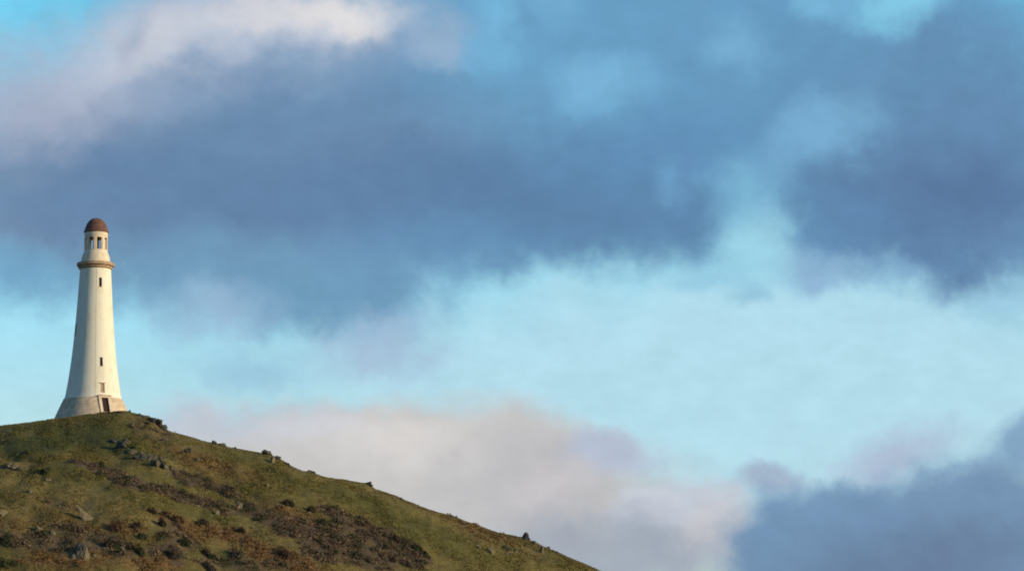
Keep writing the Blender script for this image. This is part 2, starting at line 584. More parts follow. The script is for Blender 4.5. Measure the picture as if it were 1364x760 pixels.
def sprays(x, y, z, col, R, Hh, per, leaf, jit=0.18):
    """low bushy clumps: small leaf faces spread through a domed volume"""
    n = len(x)
    R = np.repeat(np.broadcast_to(R, (n,)), per); Hh = np.repeat(np.broadcast_to(Hh, (n,)), per)
    d = rng.normal(0, 1, (n * per, 3)); d /= np.linalg.norm(d, axis=1)[:, None]
    d[:, 2] = np.abs(d[:, 2])
    q = rng.uniform(0.55, 1.08, n * per)
    lump = 1 + 0.35 * np.sin(3.1 * d[:, 0] + np.repeat(rng.uniform(0, 6, n), per)) * np.sin(3.7 * d[:, 1] + np.repeat(rng.uniform(0, 6, n), per))
    c = np.stack([np.repeat(x, per) + d[:, 0] * R * q * lump, np.repeat(y, per) + d[:, 1] * R * q * lump,
                  np.repeat(z, per) + d[:, 2] * Hh * q * lump], 1)
    gz = height(c[:, 0], c[:, 1])
    c[:, 2] = np.maximum(c[:, 2] + (gz - np.repeat(z, per)) * 0.6, gz)
    e1 = rng.normal(0, 1, (n * per, 3)); e1 /= np.linalg.norm(e1, axis=1)[:, None]
    e2 = np.cross(e1, d + rng.normal(0, .5, d.shape)); e2 /= np.linalg.norm(e2, axis=1)[:, None] + 1e-9
    s = (leaf * rng.uniform(0.6, 1.4, n * per))[:, None]
    v = np.stack([c - e1 * s, c + e1 * s, c + e2 * s * 1.5], 1).reshape(-1, 3)
    f = np.arange(len(v), dtype=np.int32).reshape(-1, 3)
    k = np.repeat(np.repeat(rng.uniform(1 - jit, 1 + jit, n), per) * rng.uniform(1 - jit, 1 + jit, n * per), 3)
    cc = np.repeat(np.repeat(col, per, 0), 3, 0) * k[:, None]
    return v, f, np.clip(cc, 0.008, 0.5)


leafmat = cover_material('leaf_cover', 0.18, 1.4)
x, y, z = scatter_points(100000)
c, hs, bs = cover_at(x, y, z)
tuss = np.clip(0.12 + 0.16 * fbm(x / 2.4, y / 3.4, 211, 3) + 0.1 * bs, 0.05, 0.4)
v, f, cc = blades(x, y, z, c * 1.14, 5, 0.2, tuss, 0.085, 0.6)
tag(link('grass', np_mesh('grass', v, f, False, cc), leafmat), 'rough olive and straw coloured grass covering the hillside', 'grass', kind='stuff')

x, y, z = scatter_points(60000)
c, hs, bs = cover_at(x, y, z)
keep = rng.uniform(0, 1, len(x)) < np.clip(hs - 0.35, 0, 1) * 0.22
x, y, z = x[keep], y[keep], z[keep]
hc = np.tile(np.array(ALB['heather']) * 1.35, (len(x), 1)) * rng.uniform(.7, 1.3, (len(x), 1))
mixg = rng.uniform(0, 1, len(x)) < 0.25
hc[mixg] = np.array((0.055, 0.055, 0.025))
v, f, cc = sprays(x, y, z, hc, rng.uniform(.45, 1.0, len(x)), rng.uniform(.3, .75, len(x)), 90, 0.10)
tag(link('heather', np_mesh('heather', v, f, False, cc), leafmat), 'dark brown heather growing in slanting bands across the hillside', 'heather', kind='stuff')

x, y, z = scatter_points(60000)
c, hs, bs = cover_at(x, y, z)
keep = rng.uniform(0, 1, len(x)) < np.clip(bs - 0.3, 0, 1) * 0.22
x, y, z = x[keep], y[keep], z[keep]
bc = np.tile(np.array(ALB['bracken']) * 1.1, (len(x), 1)) * rng.uniform(.7, 1.3, (len(x), 1))
v, f, cc = sprays(x, y, z, bc, rng.uniform(.35, .7, len(x)), rng.uniform(.25, .5, len(x)), 50, 0.09)
tag(link('bracken', np_mesh('bracken', v, f, False, cc), leafmat), 'dead rust brown bracken between the heather bands', 'bracken', kind='stuff')


# ------------------------------------------------------------------ stone
def stone_material(name, c1, c2, c3, scale=1.0):
    m, nt, b = material(name)
    co = N(nt, 'ShaderNodeTexCoord')
    geo = N(nt, 'ShaderNodeNewGeometry')
    n1 = N(nt, 'ShaderNodeTexNoise'); n1.inputs['Scale'].default_value = 1.6 * scale; n1.inputs['Detail'].default_value = 8
    n2 = N(nt, 'ShaderNodeTexNoise'); n2.inputs['Scale'].default_value = 5.0 * scale; n2.inputs['Detail'].default_value = 6
    for n in (n1, n2):
        nt.links.new(geo.outputs['Position'], n.inputs['Vector'])
    r = N(nt, 'ShaderNodeValToRGB')
    r.color_ramp.elements[0].position, r.color_ramp.elements[1].position = 0.35, 0.66
    r.color_ramp.elements[0].color, r.color_ramp.elements[1].color = c1 + (1,), c2 + (1,)
    nt.links.new(n1.outputs[0], r.inputs[0])
    mr = N(nt, 'ShaderNodeMapRange'); mr.inputs[1].default_value, mr.inputs[2].default_value = 0.52, 0.64
    nt.links.new(n2.outputs[0], mr.inputs[0])
    mx = N(nt, 'ShaderNodeMix', data_type='RGBA')
    mx.inputs[7].default_value = c3 + (1,)
    nt.links.new(mr.outputs[0], mx.inputs[0]); nt.links.new(r.outputs[0], mx.inputs[6])
    nt.links.new(mx.outputs[2], b.inputs['Base Color'])
    bp = N(nt, 'ShaderNodeBump'); bp.inputs['Strength'].default_value = 0.6; bp.inputs['Distance'].default_value = 0.08
    nt.links.new(n2.outputs[0], bp.inputs['Height']); nt.links.new(bp.outputs[0], b.inputs['Normal'])
    return m


STONE = {'pale': stone_material('pale_limestone', (0.13, 0.104, 0.058), (0.23, 0.18, 0.105), (0.105, 0.092, 0.04)),
         'grey': stone_material('grey_rock', (0.075, 0.067, 0.048), (0.14, 0.118, 0.08), (0.085, 0.080, 0.034)),
         'dark': stone_material('dark_rock', (0.040, 0.042, 0.040), (0.085, 0.080, 0.066), (0.065, 0.066, 0.030)),
         'brown': stone_material('brown_rock', (0.075, 0.06, 0.04), (0.13, 0.105, 0.07), (0.08, 0.08, 0.035))}


def rock_mesh(name, size, seed, lean=0.0, cuts=14, rough=1.0, taper=0.0):
    r = random.Random(seed)
    bm = bmesh.new()
    bmesh.ops.create_icosphere(bm, subdivisions=4, radius=1.0)
    off = Vector((seed % 97, seed % 53, seed % 31))
    planes = []
    for _ in range(cuts):
        d = Vector((r.gauss(0, 1), r.gauss(0, 1), r.gauss(0, .8))).normalized()
        planes.append((d, r.uniform(0.42, 0.85)))
    ph = [r.uniform(0, 6) for _ in range(6)]
    for v in bm.verts:
        p = v.co.copy()
        for d, h in planes:
            k = p.dot(d) - h
            if k > 0:
                p -= d * k * 0.97
        s = 1 + rough * 0.34 * mnoise.fractal(p * 1.7 + off, 0.7, 2.1, 5) + 0.10 * mnoise.noise(Vector((p.x * 2, p.y * 2, p.z * 9 + p.x * 3)) + off)
        p *= s
        tp = 1 - taper * p.z
        p.x *= tp; p.y *= tp
        v.co = (p.x * size[0] + lean * p.z * size[2], p.y * size[1], p.z * size[2])
    me = bpy.data.meshes.new(name)
    bm.to_mesh(me)
    bm.free()
    return me


def rock(px, py, w, h, stone, label, lean=0.0, deep=None, group=None, name='rock', cat='rock', sink=0.42, rot=None, rough=1.0, taper=0.0):
    """w, h: size in metres across and up"""
    p = hit(px, py)
    k = 1.28 if stone in ('pale', 'brown') else 1.15
    w, h = w * k, h * k * (1.0 if crest_y(p[0]) - p[1] > 7 else 0.8)
    zg = float(height(np.array([p[0]]), np.array([p[1]]))[0])
    seed = int(px * 31 + py * 17)
    o = link(name, rock_mesh(name, (w / 2, (deep or w * 0.8) / 2, h / 2 * 1.15), seed, lean, 14, rough, taper), STONE[stone])
    o.location = (p[0], p[1] + (deep or w * .8) * 0.2, zg + h * (0.5 - sink))
    onface = crest_y(p[0]) - p[1] > 7
    o.rotation_euler = (-0.45 if onface else -0.1, 0.0, rad((seed % 40) - 20) if rot is None else rad(rot))
    tag(o, label, cat, group)
    return o


exec_rocks = [
    (172.3, 549, .42, .75, 'dark', 'small dark upright stone at the right foot of the tower'),
    (159, 549.5, 2.4, .55, 'dark', 'low dark stone kerb at the tower foot right of the door'),
    (209, 565, 2.0, 1.5, 'brown', 'dark brown crag face on the skyline just right of the tower'),
    (186, 554, 1.2, .7, 'dark', 'low dark rock on the shoulder nearest the right foot of the tower'),
    (204, 563, 1.5, 1.2, 'dark', 'dark jagged rock touching the left of the skyline crag'),
    (215, 571, 1.5, 1.1, 'dark', 'dark rock stepping down on the right of the skyline crag'),
    (205, 573, 1.2, .9, 'brown', 'brown rock at the foot of the skyline crag'),
    (198, 559, 1.1, .7, 'grey', 'low grey rock between the tower foot and the skyline crag'),
    (219, 587, 1.1, .8, 'brown', 'brown boulder on the slope straight below the skyline crag'),
    (198, 583, .9, .7, 'brown', 'small brown rock above the two large crags, under the tower'),
    (150, 590, 1.5, .8, 'dark', 'dark upper left end of the outcrop below the tower, half sunk in turf'),
    (161, 596, 2.0, 1.2, 'dark', 'dark crag below the tower, next to the sunken upper left end of the outcrop'),
    (168, 591, 1.6, 1.0, 'grey', 'grey brown block capping the upper part of the outcrop below the tower'),
    (173, 604, 1.8, 1.2, 'grey', 'ragged grey step between the capping block and the shaded slab'),
    (182, 612, 2.2, 1.4, 'dark', 'shaded blue grey slab in the middle of the outcrop below the tower'),
    (189, 606, 1.2, .9, 'brown', 'brown rock on the uphill side of the shaded slab'),
    (199, 612, 1.5, 1.5, 'brown', 'jagged brown rock with a dark cleft right of the shaded slab'),
    (206, 620, 1.9, 1.3, 'grey', 'broad grey brown crag leaning downhill near the outcrop foot'),
    (215, 616, 1.4, 1.0, 'brown', 'brown rock on the uphill side of the broad leaning crag'),
    (219, 625, 1.6, 1.2, 'grey', 'cracked grey rock right of the broad leaning crag'),
    (229, 627, 1.3, .9, 'brown', 'low brown rock at the lower right end of the outcrop'),
    (221, 633, .8, .55, 'pale', 'pale stone at the foot of the cracked grey rock'),
    (237, 633, .9, .5, 'pale', 'flat pale stone at the right end of the outcrop'),
    (250, 602, 1.2, .9, 'brown', 'brown rock alone on the grass below the ridge, right of the crags'),
    (263, 613, .9, .6, 'grey', 'small grey rock lying downhill of the lone brown rock'),
    (285, 591, 1.0, 1.0, 'dark', 'dark square block standing up where the ridge wall of rock begins'),
    (294, 593, 1.5, .6, 'grey', 'long low grey slab on the ridge touching the dark square block'),
    (313, 597.5, .6, .55, 'dark', 'tiny dark knob on the ridge between the square block and the pointed rock'),
    (356, 605, 1.9, 1.1, 'grey', 'pointed grey rock jutting from the ridge line'),
    (363, 616, .9, 1.2, 'pale', 'pale rock face just under the pointed ridge rock'),
    (369, 611, 1.3, .8, 'grey', 'flat topped grey rock one step below the pointed ridge rock'),
    (381, 618, 1.1, .8, 'dark', 'dark edged rock at the bottom of the stepped ridge rocks'),
    (413, 629, 1.9, .7, 'grey', 'low smooth grey slab lying on the mid ridge'),
    (489, 645, 1.7, .75, 'grey', 'grey ledge ending in a small drop on the ridge'),
    (533, 664, .6, .45, 'dark', 'small dark stone on the ridge right of the ledge'),
    (602, 688.5, .55, .65, 'dark', 'left stone of a little pair of knobs on the lower ridge'),
    (608.5, 690, .5, .8, 'dark', 'right upright stone of a little pair of knobs on the lower ridge'),
    (617, 696, .7, .6, 'pale', 'pale stone just below the little pair of ridge knobs'),
    (699.5, 718.5, 1.7, 1.7, 'dark', 'largest rounded boulder on the lower ridge line, dark with a pale crown'),
    (712, 724, 1.2, .8, 'grey', 'grey stone leaning against the right of the largest ridge boulder'),
    (722, 736, .6, 1.4, 'pale', 'narrow pale rock rib running downhill under the ridge boulder'),
    (730, 731, 1.1, .6, 'grey', 'flat rock on the ridge right of the largest boulder'),
    (742, 736, .7, .75, 'dark', 'dark knob sticking up from the lowest stretch of ridge'),
    (638, 730, .8, .7, 'pale', 'pale stone farthest left in the scatter below the ridge boulder'),
    (653, 736, 1.1, 1.1, 'pale', 'biggest pale stone in the scatter left of the ridge boulder'),
    (675, 731, 1.0, .8, 'dark', 'dark stone in the scatter of pale rocks under the ridge boulder'),
    (675, 739, .6, .7, 'pale', 'pale stone straight below the dark stone of the scatter'),
    (687, 735, .8, .9, 'pale', 'pale stone right of the dark stone of the scatter'),
    (355, 647, .8, .7, 'pale', 'pale stone alone in green grass below the pointed ridge rock'),
    (379, 651, .7, .4, 'pale', 'flat pale stone right of the lone stone in green grass'),
    (319, 677, .7, 1.3, 'pale', 'upright pale stone at the edge of the upper heather'),
    (288, 685, .8, .75, 'pale', 'pale block on short grass under the upper heather band'),
    (263, 675, .9, .5, 'pale', 'pale flat stone half hidden by the upper heather band'),
    (241, 669, .8, .45, 'grey', 'grey stone inside the upper heather band'),
    (335, 703, .8, .5, 'pale', 'pale stone between two dark bushes in the middle of the slope'),
    (412, 685, .6, .5, 'pale', 'pale stone beside the bush on the open brown grass'),
    (3, 588, 1.1, .5, 'pale', 'pale flat stone on dark grass at the far left edge, under the skyline'),
    (14.5, 624, 1.9, 1.2, 'pale', 'pale weathered outcrop on the left slope above the straw grass'),
    (24, 627, 1.0, .7, 'brown', 'brown rock touching the right of the pale left outcrop'),
    (62, 641, .9, .7, 'pale', 'small tan stone in the middle of the straw grass'),
    (38, 656, 1.0, .8, 'pale', 'tan stone on straw grass above the left edge boulder'),
    (3, 686, 1.3, 1.2, 'pale', 'pale boulder cut by the left edge, above the brown scrub'),
    (51, 707, 1.3, .9, 'pale', 'pale broad rock on the rim of the lower brown scrub'),
    (68, 712, .9, .7, 'pale', 'pale slanted rock right of the broad one on the scrub rim'),
    (96, 720, .8, .5, 'pale', 'pale stone above the cleft blue grey rock'),
    (103, 742, 1.4, 2.6, 'dark', 'dark blue grey left half of the cleft rock in the lower scrub'),
    (109, 741, .9, 2.3, 'grey', 'light grey middle face of the cleft rock in the lower scrub'),
    (115, 743, .9, 1.9, 'pale', 'pale right face of the cleft rock in the lower scrub'),
    (97, 744, .7, 1.0, 'pale', 'pale stone at the left foot of the cleft rock'),
    (127, 742, .6, .5, 'pale', 'tiny pale stone right of the cleft rock'),
    (162, 732, .6, .8, 'pale', 'pale leaning stone among dark bushes right of the cleft rock'),
    (199, 714, .7, .4, 'pale', 'pale chip of stone on green grass between the dark bushes'),
]
for r_ in exec_rocks:
    rock(*r_[:5], r_[5])
rock(112, 692, 1.5, 2.6, 'pale', 'tall pale leaning slab, the most pointed stone of the lower slope', lean=-0.55, deep=.4, rot=38, sink=.3, rough=.35, taper=.55)


# ------------------------------------------------------------------ bushes standing on their own
def bush(px, py, w, h, kind, label):
    p = hit(px, py)
    zg = float(height(np.array([p[0]]), np.array([p[1]]))[0])
    root = bpy.data.objects.new('bush', None)
    COL.objects.link(root)
    root.location = (p[0], p[1], zg)
    tag(root, label, 'bush')
    n = 7
    ox = rng.uniform(-.32, .32, n) * w; oy = rng.uniform(-.25, .25, n) * w
    base = {'brown': (0.062, 0.043, 0.026), 'green': (0.046, 0.050, 0.022), 'purple': (0.066, 0.050, 0.038), 'rust': (0.095, 0.053, 0.028)}[kind]
    v, f, cc = sprays(p[0] + ox, p[1] + oy, height(p[0] + ox, p[1] + oy), np.tile(np.array(base), (n, 1)) * 1.2, w * .26, h * rng.uniform(.6, 1.0, n), 130, 0.09)
    o = link('foliage', np_mesh('foliage', v - np.array([p[0], p[1], zg]), f, False, cc), leafmat, root)
    # woody stems
    bm = bmesh.new()
    for k in range(5):
        a = rng.uniform(0, 6.28)
        top = Vector((math.cos(a) * w * .25, math.sin(a) * w * .2, h * .75))
        d = top.normalized()
        r = bmesh.ops.create_cone(bm, segments=5, radius1=.035, radius2=.012, depth=top.length)
        bmesh.ops.transform(bm, matrix=Matrix.Translation(top * .5) @ d.to_track_quat('Z', 'Y').to_matrix().to_4x4(), verts=r['verts'])
    me = bpy.data.meshes.new('stems')
    bm.to_mesh(me); bm.free()
    link('stems', me, BARK, root)


BARK, _, _b = material('bark')
_b.inputs['Base Color'].default_value = (0.05, 0.035, 0.025, 1)
for b_ in [
    (270, 699, 1.7, 1.0, 'brown', 'dark round bush alone on short grass right of the rust brown patch'),
    (220, 686.5, 1.1, .7, 'brown', 'small dark bush at the top right of the rust brown patch'),
    (204, 683, 1.1, .6, 'brown', 'small dark bush at the top left of the rust brown patch'),
    (217, 700, 1.3, .9, 'brown', 'dark brown bush inside the rust brown patch, below the small pair'),
    (236, 694, 1.9, .9, 'rust', 'red brown bush in the middle of the rust brown patch'),
    (181, 702, 1.4, .7, 'brown', 'low bush on straw grass left of the rust brown patch'),
    (188, 716, 1.3, .7, 'green', 'dull green bush on grass left of the purple bushes'),
    (247, 727, 1.3, 1.1, 'green', 'dark green bush at the right of the large purple bush'),
    (233, 741, 2.4, 1.5, 'purple', 'largest purple brown bush on the lower slope'),
    (186, 737, 1.2, 1.1, 'green', 'blackish green bush left of the largest purple bush'),
    (274, 738, 1.5, .8, 'brown', 'low brown bush on bright grass near the bottom edge'),
    (285, 745, 1.2, .7, 'green', 'small green bush right of the low brown bush near the bottom edge'),
    (278, 758, 1.9, .9, 'purple', 'purple bush cut by the bottom edge below the bright grass'),
    (155, 706, 1.8, 1.1, 'rust', 'red brown bush on the straw grass edge above the lower scrub'),
    (145, 728, 1.6, 1.1, 'brown', 'dark brown bush between the cleft rock and the leaning stone'),
    (10, 724, 2.2, 1.6, 'green', 'large blackish green bush near the left edge above bright grass'),
    (8, 754, 2.2, 1.1, 'green', 'dark green bush in the bottom left corner'),
    (60, 628.5, 1.6, .6, 'green', 'dark green patch of bush alone on the smooth upper left slope'),
    (385, 673, 1.6, .8, 'brown', 'flat dark bush alone on the open grass above the heather'),
    (415, 681, 1.5, .9, 'brown', 'dark bush on open grass at the head of the right heather tongue'),
    (333, 673, 1.3, .7, 'purple', 'purple brown bush between the upper and middle heather'),
    (378, 741, 2.3, 1.3, 'brown', 'big dark bush on the rust slope near the bottom middle'),
    (322, 708, 1.1, .7, 'brown', 'small dark bush left of the pale stone in mid slope'),
    (315, 741, 1.8, 1.0, 'purple', 'purple brown bush above the bright green grass at the bottom'),
    (528, 722, 1.9, .9, 'brown', 'rounded dark bush on the upper edge of the right heather tongue'),
    (556, 733, 1.4, .8, 'green', 'green bush near the tip of the right heather tongue'),
    (567, 741, 1.3, .7, 'green', 'outermost green bush at the right tip of the heather tongue'),
    (485, 699, 1.5, .8, 'brown', 'dark bush at the right end of the upper heather lobe'),
]:
    bush(*b_)


# ------------------------------------------------------------------ tower
_d = ray(123.5, 558)
_s = TY / _d[1]
TB = CAM + _d * _s                     # base centre of the tower
MPP = TB.dot(fwd) - 0 and (TB - CAM).dot(fwd) / F      # metres per photo pixel at the tower
VS = MPP / 0.988


def hz(py):
    return (558 - py) * VS


tower = bpy.data.objects.new('stone_tower', None)
COL.objects.link(tower)
tower.location = TB
tag(tower, 'tall white tapering lighthouse-like tower with brown dome on the hilltop', 'tower')
to_cam = math.atan2(CAM[1] - TB[1], CAM[0] - TB[0])    # angle from the tower towards the camera


def ang(deg):
    """deg to the right of the side facing the camera, seen from the camera"""
    return to_cam + rad(deg)


def lathe(name, prof, mat, seg=128, smooth=True, close=True):
    bm = bmesh.new()
    rings = []
    for r, zz in prof:
        if r < 1e-4:
            rings.append([bm.verts.new((0, 0, zz))])
        else:
            rings.append([bm.verts.new((r * math.cos(2 * math.pi * i / seg), r * math.sin(2 * math.pi * i / seg), zz)) for i in range(seg)])
    for a, b in zip(rings[:-1], rings[1:]):
        for i in range(seg):
            j = (i + 1) % seg
            if len(a) == 1 and len(b) == 1:
                continue
            if len(a) == 1:
                bm.faces.new((a[0], b[j], b[i]))
            elif len(b) == 1:
                bm.faces.new((a[i], a[j], b[0]))
            else:
                bm.faces.new((a[i], a[j], b[j], b[i]))
    if close:
        if len(rings[0]) > 1:
            bm.faces.new(rings[0][::-1])
        if len(rings[-1]) > 1:
            bm.faces.new(rings[-1])
    bmesh.ops.recalc_face_normals(bm, faces=bm.faces)
    if smooth:
        for f in bm.faces:
            f.smooth = len(f.verts) <= 4
    me = bpy.data.meshes.new(name)
    bm.to_mesh(me); bm.free()
    me.materials.append(mat)
    if smooth:
        me.set_sharp_from_angle(angle=rad(28))
    return me


def limewash(name):
    m, nt, b = material(name)
    b.inputs['Roughness'].default_value = 0.75
    co = N(nt, 'ShaderNodeTexCoord')
    mp = N(nt, 'ShaderNodeMapping'); mp.inputs['Scale'].default_value = (1.2, 1.2, 0.10)
    nt.links.new(co.outputs['Object'], mp.inputs[0])
    st = N(nt, 'ShaderNodeTexNoise'); st.inputs['Scale'].default_value = 1.5; st.inputs['Detail'].default_value = 7; st.inputs['Roughness'].default_value = .65
    nt.links.new(mp.outputs[0], st.inputs['Vector'])
    bl = N(nt, 'ShaderNodeTexNoise'); bl.inputs['Scale'].default_value = 0.55; bl.inputs['Detail'].default_value = 6
    nt.links.new(co.outputs['Object'], bl.inputs['Vector'])
    ad = N(nt, 'ShaderNodeMath', operation='ADD')
    nt.links.new(st.outputs[0], ad.inputs[0]); nt.links.new(bl.outputs[0], ad.inputs[1])
    r = N(nt, 'ShaderNodeValToRGB')
    e = r.color_ramp.elements
    e[0].position, e[0].color = 0.30, (0.64, 0.545, 0.39, 1)
    e[1].position, e[1].color = 0.50, (0.77, 0.71, 0.565, 1)
    hv = N(nt, 'ShaderNodeMath', operation='MULTIPLY'); hv.inputs[1].default_value = .5
    nt.links.new(ad.outputs[0], hv.inputs[0]); nt.links.new(hv.outputs[0], r.inputs[0])
    nt.links.new(r.outputs[0], b.inputs['Base Color'])
    bp = N(nt, 'ShaderNodeBump'); bp.inputs['Strength'].default_value = .25; bp.inputs['Distance'].default_value = .05
    nz = N(nt, 'ShaderNodeTexNoise'); nz.inputs['Scale'].default_value = 3; nz.inputs['Detail'].default_value = 5
    nt.links.new(co.outputs['Object'], nz.inputs['Vector'])
    nt.links.new(nz.outputs[0], bp.inputs['Height']); nt.links.new(bp.outputs[0], b.inputs['Normal'])
    return m


def masonry(name, c1, c2, course=0.46, joint=0.72):
    """dressed stone in level courses"""
    m, nt, b = material(name)
    co = N(nt, 'ShaderNodeTexCoord')
    sp = N(nt, 'ShaderNodeSeparateXYZ')
    nt.links.new(co.outputs['Object'], sp.inputs[0])
    at = N(nt, 'ShaderNodeMath', operation='ARCTAN2')
    nt.links.new(sp.outputs[1], at.inputs[0]); nt.links.new(sp.outputs[0], at.inputs[1])
    mu = N(nt, 'ShaderNodeMath', operation='MULTIPLY'); mu.inputs[1].default_value = 4.6
    nt.links.new(at.outputs[0], mu.inputs[0])
    cb = N(nt, 'ShaderNodeCombineXYZ')
    nt.links.new(mu.outputs[0], cb.inputs[0]); nt.links.new(sp.outputs[2], cb.inputs[1])
    br = N(nt, 'ShaderNodeTexBrick')
    br.inputs['Scale'].default_value = 1.0
    br.inputs['Brick Width'].default_value = 0.95
    br.inputs['Row Height'].default_value = course
    br.inputs['Mortar Size'].default_value = 0.02
    br.inputs['Color1'].default_value = c1 + (1,); br.inputs['Color2'].default_value = c2 + (1,)
    br.inputs['Mortar'].default_value = tuple(v * joint for v in c1) + (1,)
    nt.links.new(cb.outputs[0], br.inputs['Vector'])
    nz = N(nt, 'ShaderNodeTexNoise'); nz.inputs['Scale'].default_value = 1.4; nz.inputs['Detail'].default_value = 7
    nt.links.new(co.outputs['Object'], nz.inputs['Vector'])
    mr = N(nt, 'ShaderNodeMapRange'); mr.inputs[1].default_value, mr.inputs[2].default_value = .3, .7
    mr.inputs[3].default_value, mr.inputs[4].default_value = .72, 1.2
    nt.links.new(nz.outputs[0], mr.inputs[0])
    mx = N(nt, 'ShaderNodeMix', data_type='RGBA', blend_type='MULTIPLY'); mx.inputs[0].default_value = 1
    nt.links.new(br.outputs[0], mx.inputs[6]); nt.links.new(mr.outputs[0], mx.inputs[7])
    nt.links.new(mx.outputs[2], b.inputs['Base Color'])
    bp = N(nt, 'ShaderNodeBump'); bp.inputs['Strength'].default_value = .4; bp.inputs['Distance'].default_value = .04
    nt.links.new(mx.outputs[2], bp.inputs['Height']); nt.links.new(bp.outputs[0], b.inputs['Normal'])
    return m


def plain(name, c1, c2, scale=2.0, rough=.85, metal=0.0):
    m, nt, b = material(name)
    co = N(nt, 'ShaderNodeTexCoord')
    nz = N(nt, 'ShaderNodeTexNoise'); nz.inputs['Scale'].default_value = scale; nz.inputs['Detail'].default_value = 7
    nt.links.new(co.outputs['Object'], nz.inputs['Vector'])
    r = N(nt, 'ShaderNodeValToRGB')
    r.color_ramp.elements[0].position, r.color_ramp.elements[1].position = .35, .65
    r.color_ramp.elements[0].color, r.color_ramp.elements[1].color = c1 + (1,), c2 + (1,)
    nt.links.new(nz.outputs[0], r.inputs[0]); nt.links.new(r.outputs[0], b.inputs['Base Color'])
    b.inputs['Roughness'].default_value = rough
    b.inputs['Metallic'].default_value = metal
    return m


M_WHITE = limewash('weathered_limewash')
M_BASE = masonry('limestone_courses', (0.62, 0.475, 0.325), (0.54, 0.415, 0.285))
M_TRIM = plain('cornice_stone', (0.34, 0.225, 0.145), (0.50, 0.355, 0.235), 1.8)
M_LANT = plain('lantern_stone', (0.64, 0.51, 0.36), (0.77, 0.64, 0.47), 1.5)
M_DOME = plain('brown_dome_render', (0.12, 0.058, 0.042), (0.185, 0.094, 0.066), 1.6, .7)
M_DOOR = plain('dark_oak', (0.030, 0.014, 0.014), (0.055, 0.025, 0.022), 6.0, .6)
M_PORT = plain('portal_stone', (0.60, 0.46, 0.32), (0.72, 0.58, 0.42), 2.5)
M_TAB = plain('tan_tablet', (0.34, 0.22, 0.13), (0.44, 0.30, 0.18), 3.0)
M_GLASS = plain('dark_glass', (0.040, 0.020, 0.013), (0.06, 0.03, 0.02), 2.0, .15)
M_FRAME = plain('brown_window_frame', (0.10, 0.045, 0.025), (0.15, 0.07, 0.04), 4.0, .6)
M_LEAD = plain('conductor_strip', (0.50, 0.41, 0.29), (0.58, 0.49, 0.36), 3.0, .6)
M_IRON = plain('iron', (0.05, 0.045, 0.04), (0.08, 0.07, 0.06), 5.0, .45, .8)

PROF = [(570, 56), (558, 50.5), (552, 48), (547, 45.8), (540, 42.6), (536, 40.7), (532, 38.8)]
SHAFT = [(532, 38.0), (526, 36.2), (520, 35.3), (512, 34.0), (505, 32.9), (497, 31.8), (490, 30.9), (482, 29.9), (475, 29.1), (467, 28.3), (460, 27.6), (450, 26.7),
         (440, 25.9), (430, 25.1), (420, 24.4), (410, 23.7), (400, 23.0), (390, 22.4), (380, 21.8), (370, 21.2), (360, 20.6), (355.5, 20.3)]


def shaft_r(py):
    a = sorted(PROF + SHAFT)
    return float(np.interp(py, [p for p, _ in a], [r for _, r in a])) * MPP


def box_bm(bm, cx, cy, cz, sx, sy, sz, M=None):
    r = bmesh.ops.create_cube(bm, size=1.0)
    bmesh.ops.transform(bm, matrix=(M or Matrix()) @ Matrix.Translation((cx, cy, cz)) @ Matrix.Diagonal((sx, sy, sz, 1)), verts=r['verts'])
    return r['verts']


def frame_at(deg, py_lo, py_hi):
    """matrix of an opening: x across, y outwards, z up along the sloping wall; origin at its foot"""
    a = ang(deg)
    py_lo, py_hi = (p + shaft_r(p) / MPP * math.cos(rad(deg)) * math.sin(PITCH + (380 - p) / F) for p in (py_lo, py_hi))
    out = Vector((math.cos(a), math.sin(a), 0))
    lo = out * shaft_r(py_lo) + Vector((0, 0, hz(py_lo)))
    hi = out * shaft_r(py_hi) + Vector((0, 0, hz(py_hi)))
    zax = (hi - lo).normalized()
    xax = Vector((-math.sin(a), math.cos(a), 0))          # to the right seen from outside
    yax = zax.cross(xax)
    if yax.dot(out) < 0:
        yax = -yax
        xax = -xax
    M = Matrix((xax.to_4d(), yax.to_4d(), zax.to_4d(), (0, 0, 0, 1))).transposed()
    M.translation = lo
    for i in range(3):
        M[3][i] = 0
    return M, (hi - lo).length


def part(name, bm, mat, parent=tower):
    bmesh.ops.recalc_face_normals(bm, faces=bm.faces)
    me = bpy.data.meshes.new(name)
    bm.to_mesh(me); bm.free()
    return link(name, me, mat, parent)


WIN = [(18.5, 381.5, 369.0, .44), (19.0, 487.5, 475.5, .44), (-71.5, 447, 432, .62)]
CUT = bmesh.new()
for deg, lo, hi, w in WIN:
    M, L = frame_at(deg, lo, hi)
    box_bm(CUT, 0, 0, L / 2, w, 1.0, L, M)
MN, LN = frame_at(20.0, 522.6, 510.2)
box_bm(CUT, 0, 0, LN / 2, .62, .5, LN, MN)
MD, LD = frame_at(22.0, 550.0, 529.6)
CUTB = bmesh.new()
box_bm(CUTB, 0, 0, LD / 2, 1.04, 1.1, LD + .02, MD)


def carve(me, cutter):
    cm = bpy.data.meshes.new('cutter')
    bmesh.ops.recalc_face_normals(cutter, faces=cutter.faces)
    cutter.to_mesh(cm); cutter.free()
    a = bpy.data.objects.new('carved', me); b = bpy.data.objects.new('cutter', cm)
    COL.objects.link(a); COL.objects.link(b)
    md = a.modifiers.new('cut', 'BOOLEAN')
    md.object = b; md.operation = 'DIFFERENCE'; md.solver = 'EXACT'
    bpy.context.view_layer.update()
    res = bpy.data.meshes.new_from_object(a.evaluated_get(bpy.context.evaluated_depsgraph_get()))
    bpy.data.objects.remove(a); bpy.data.objects.remove(b)
    return res


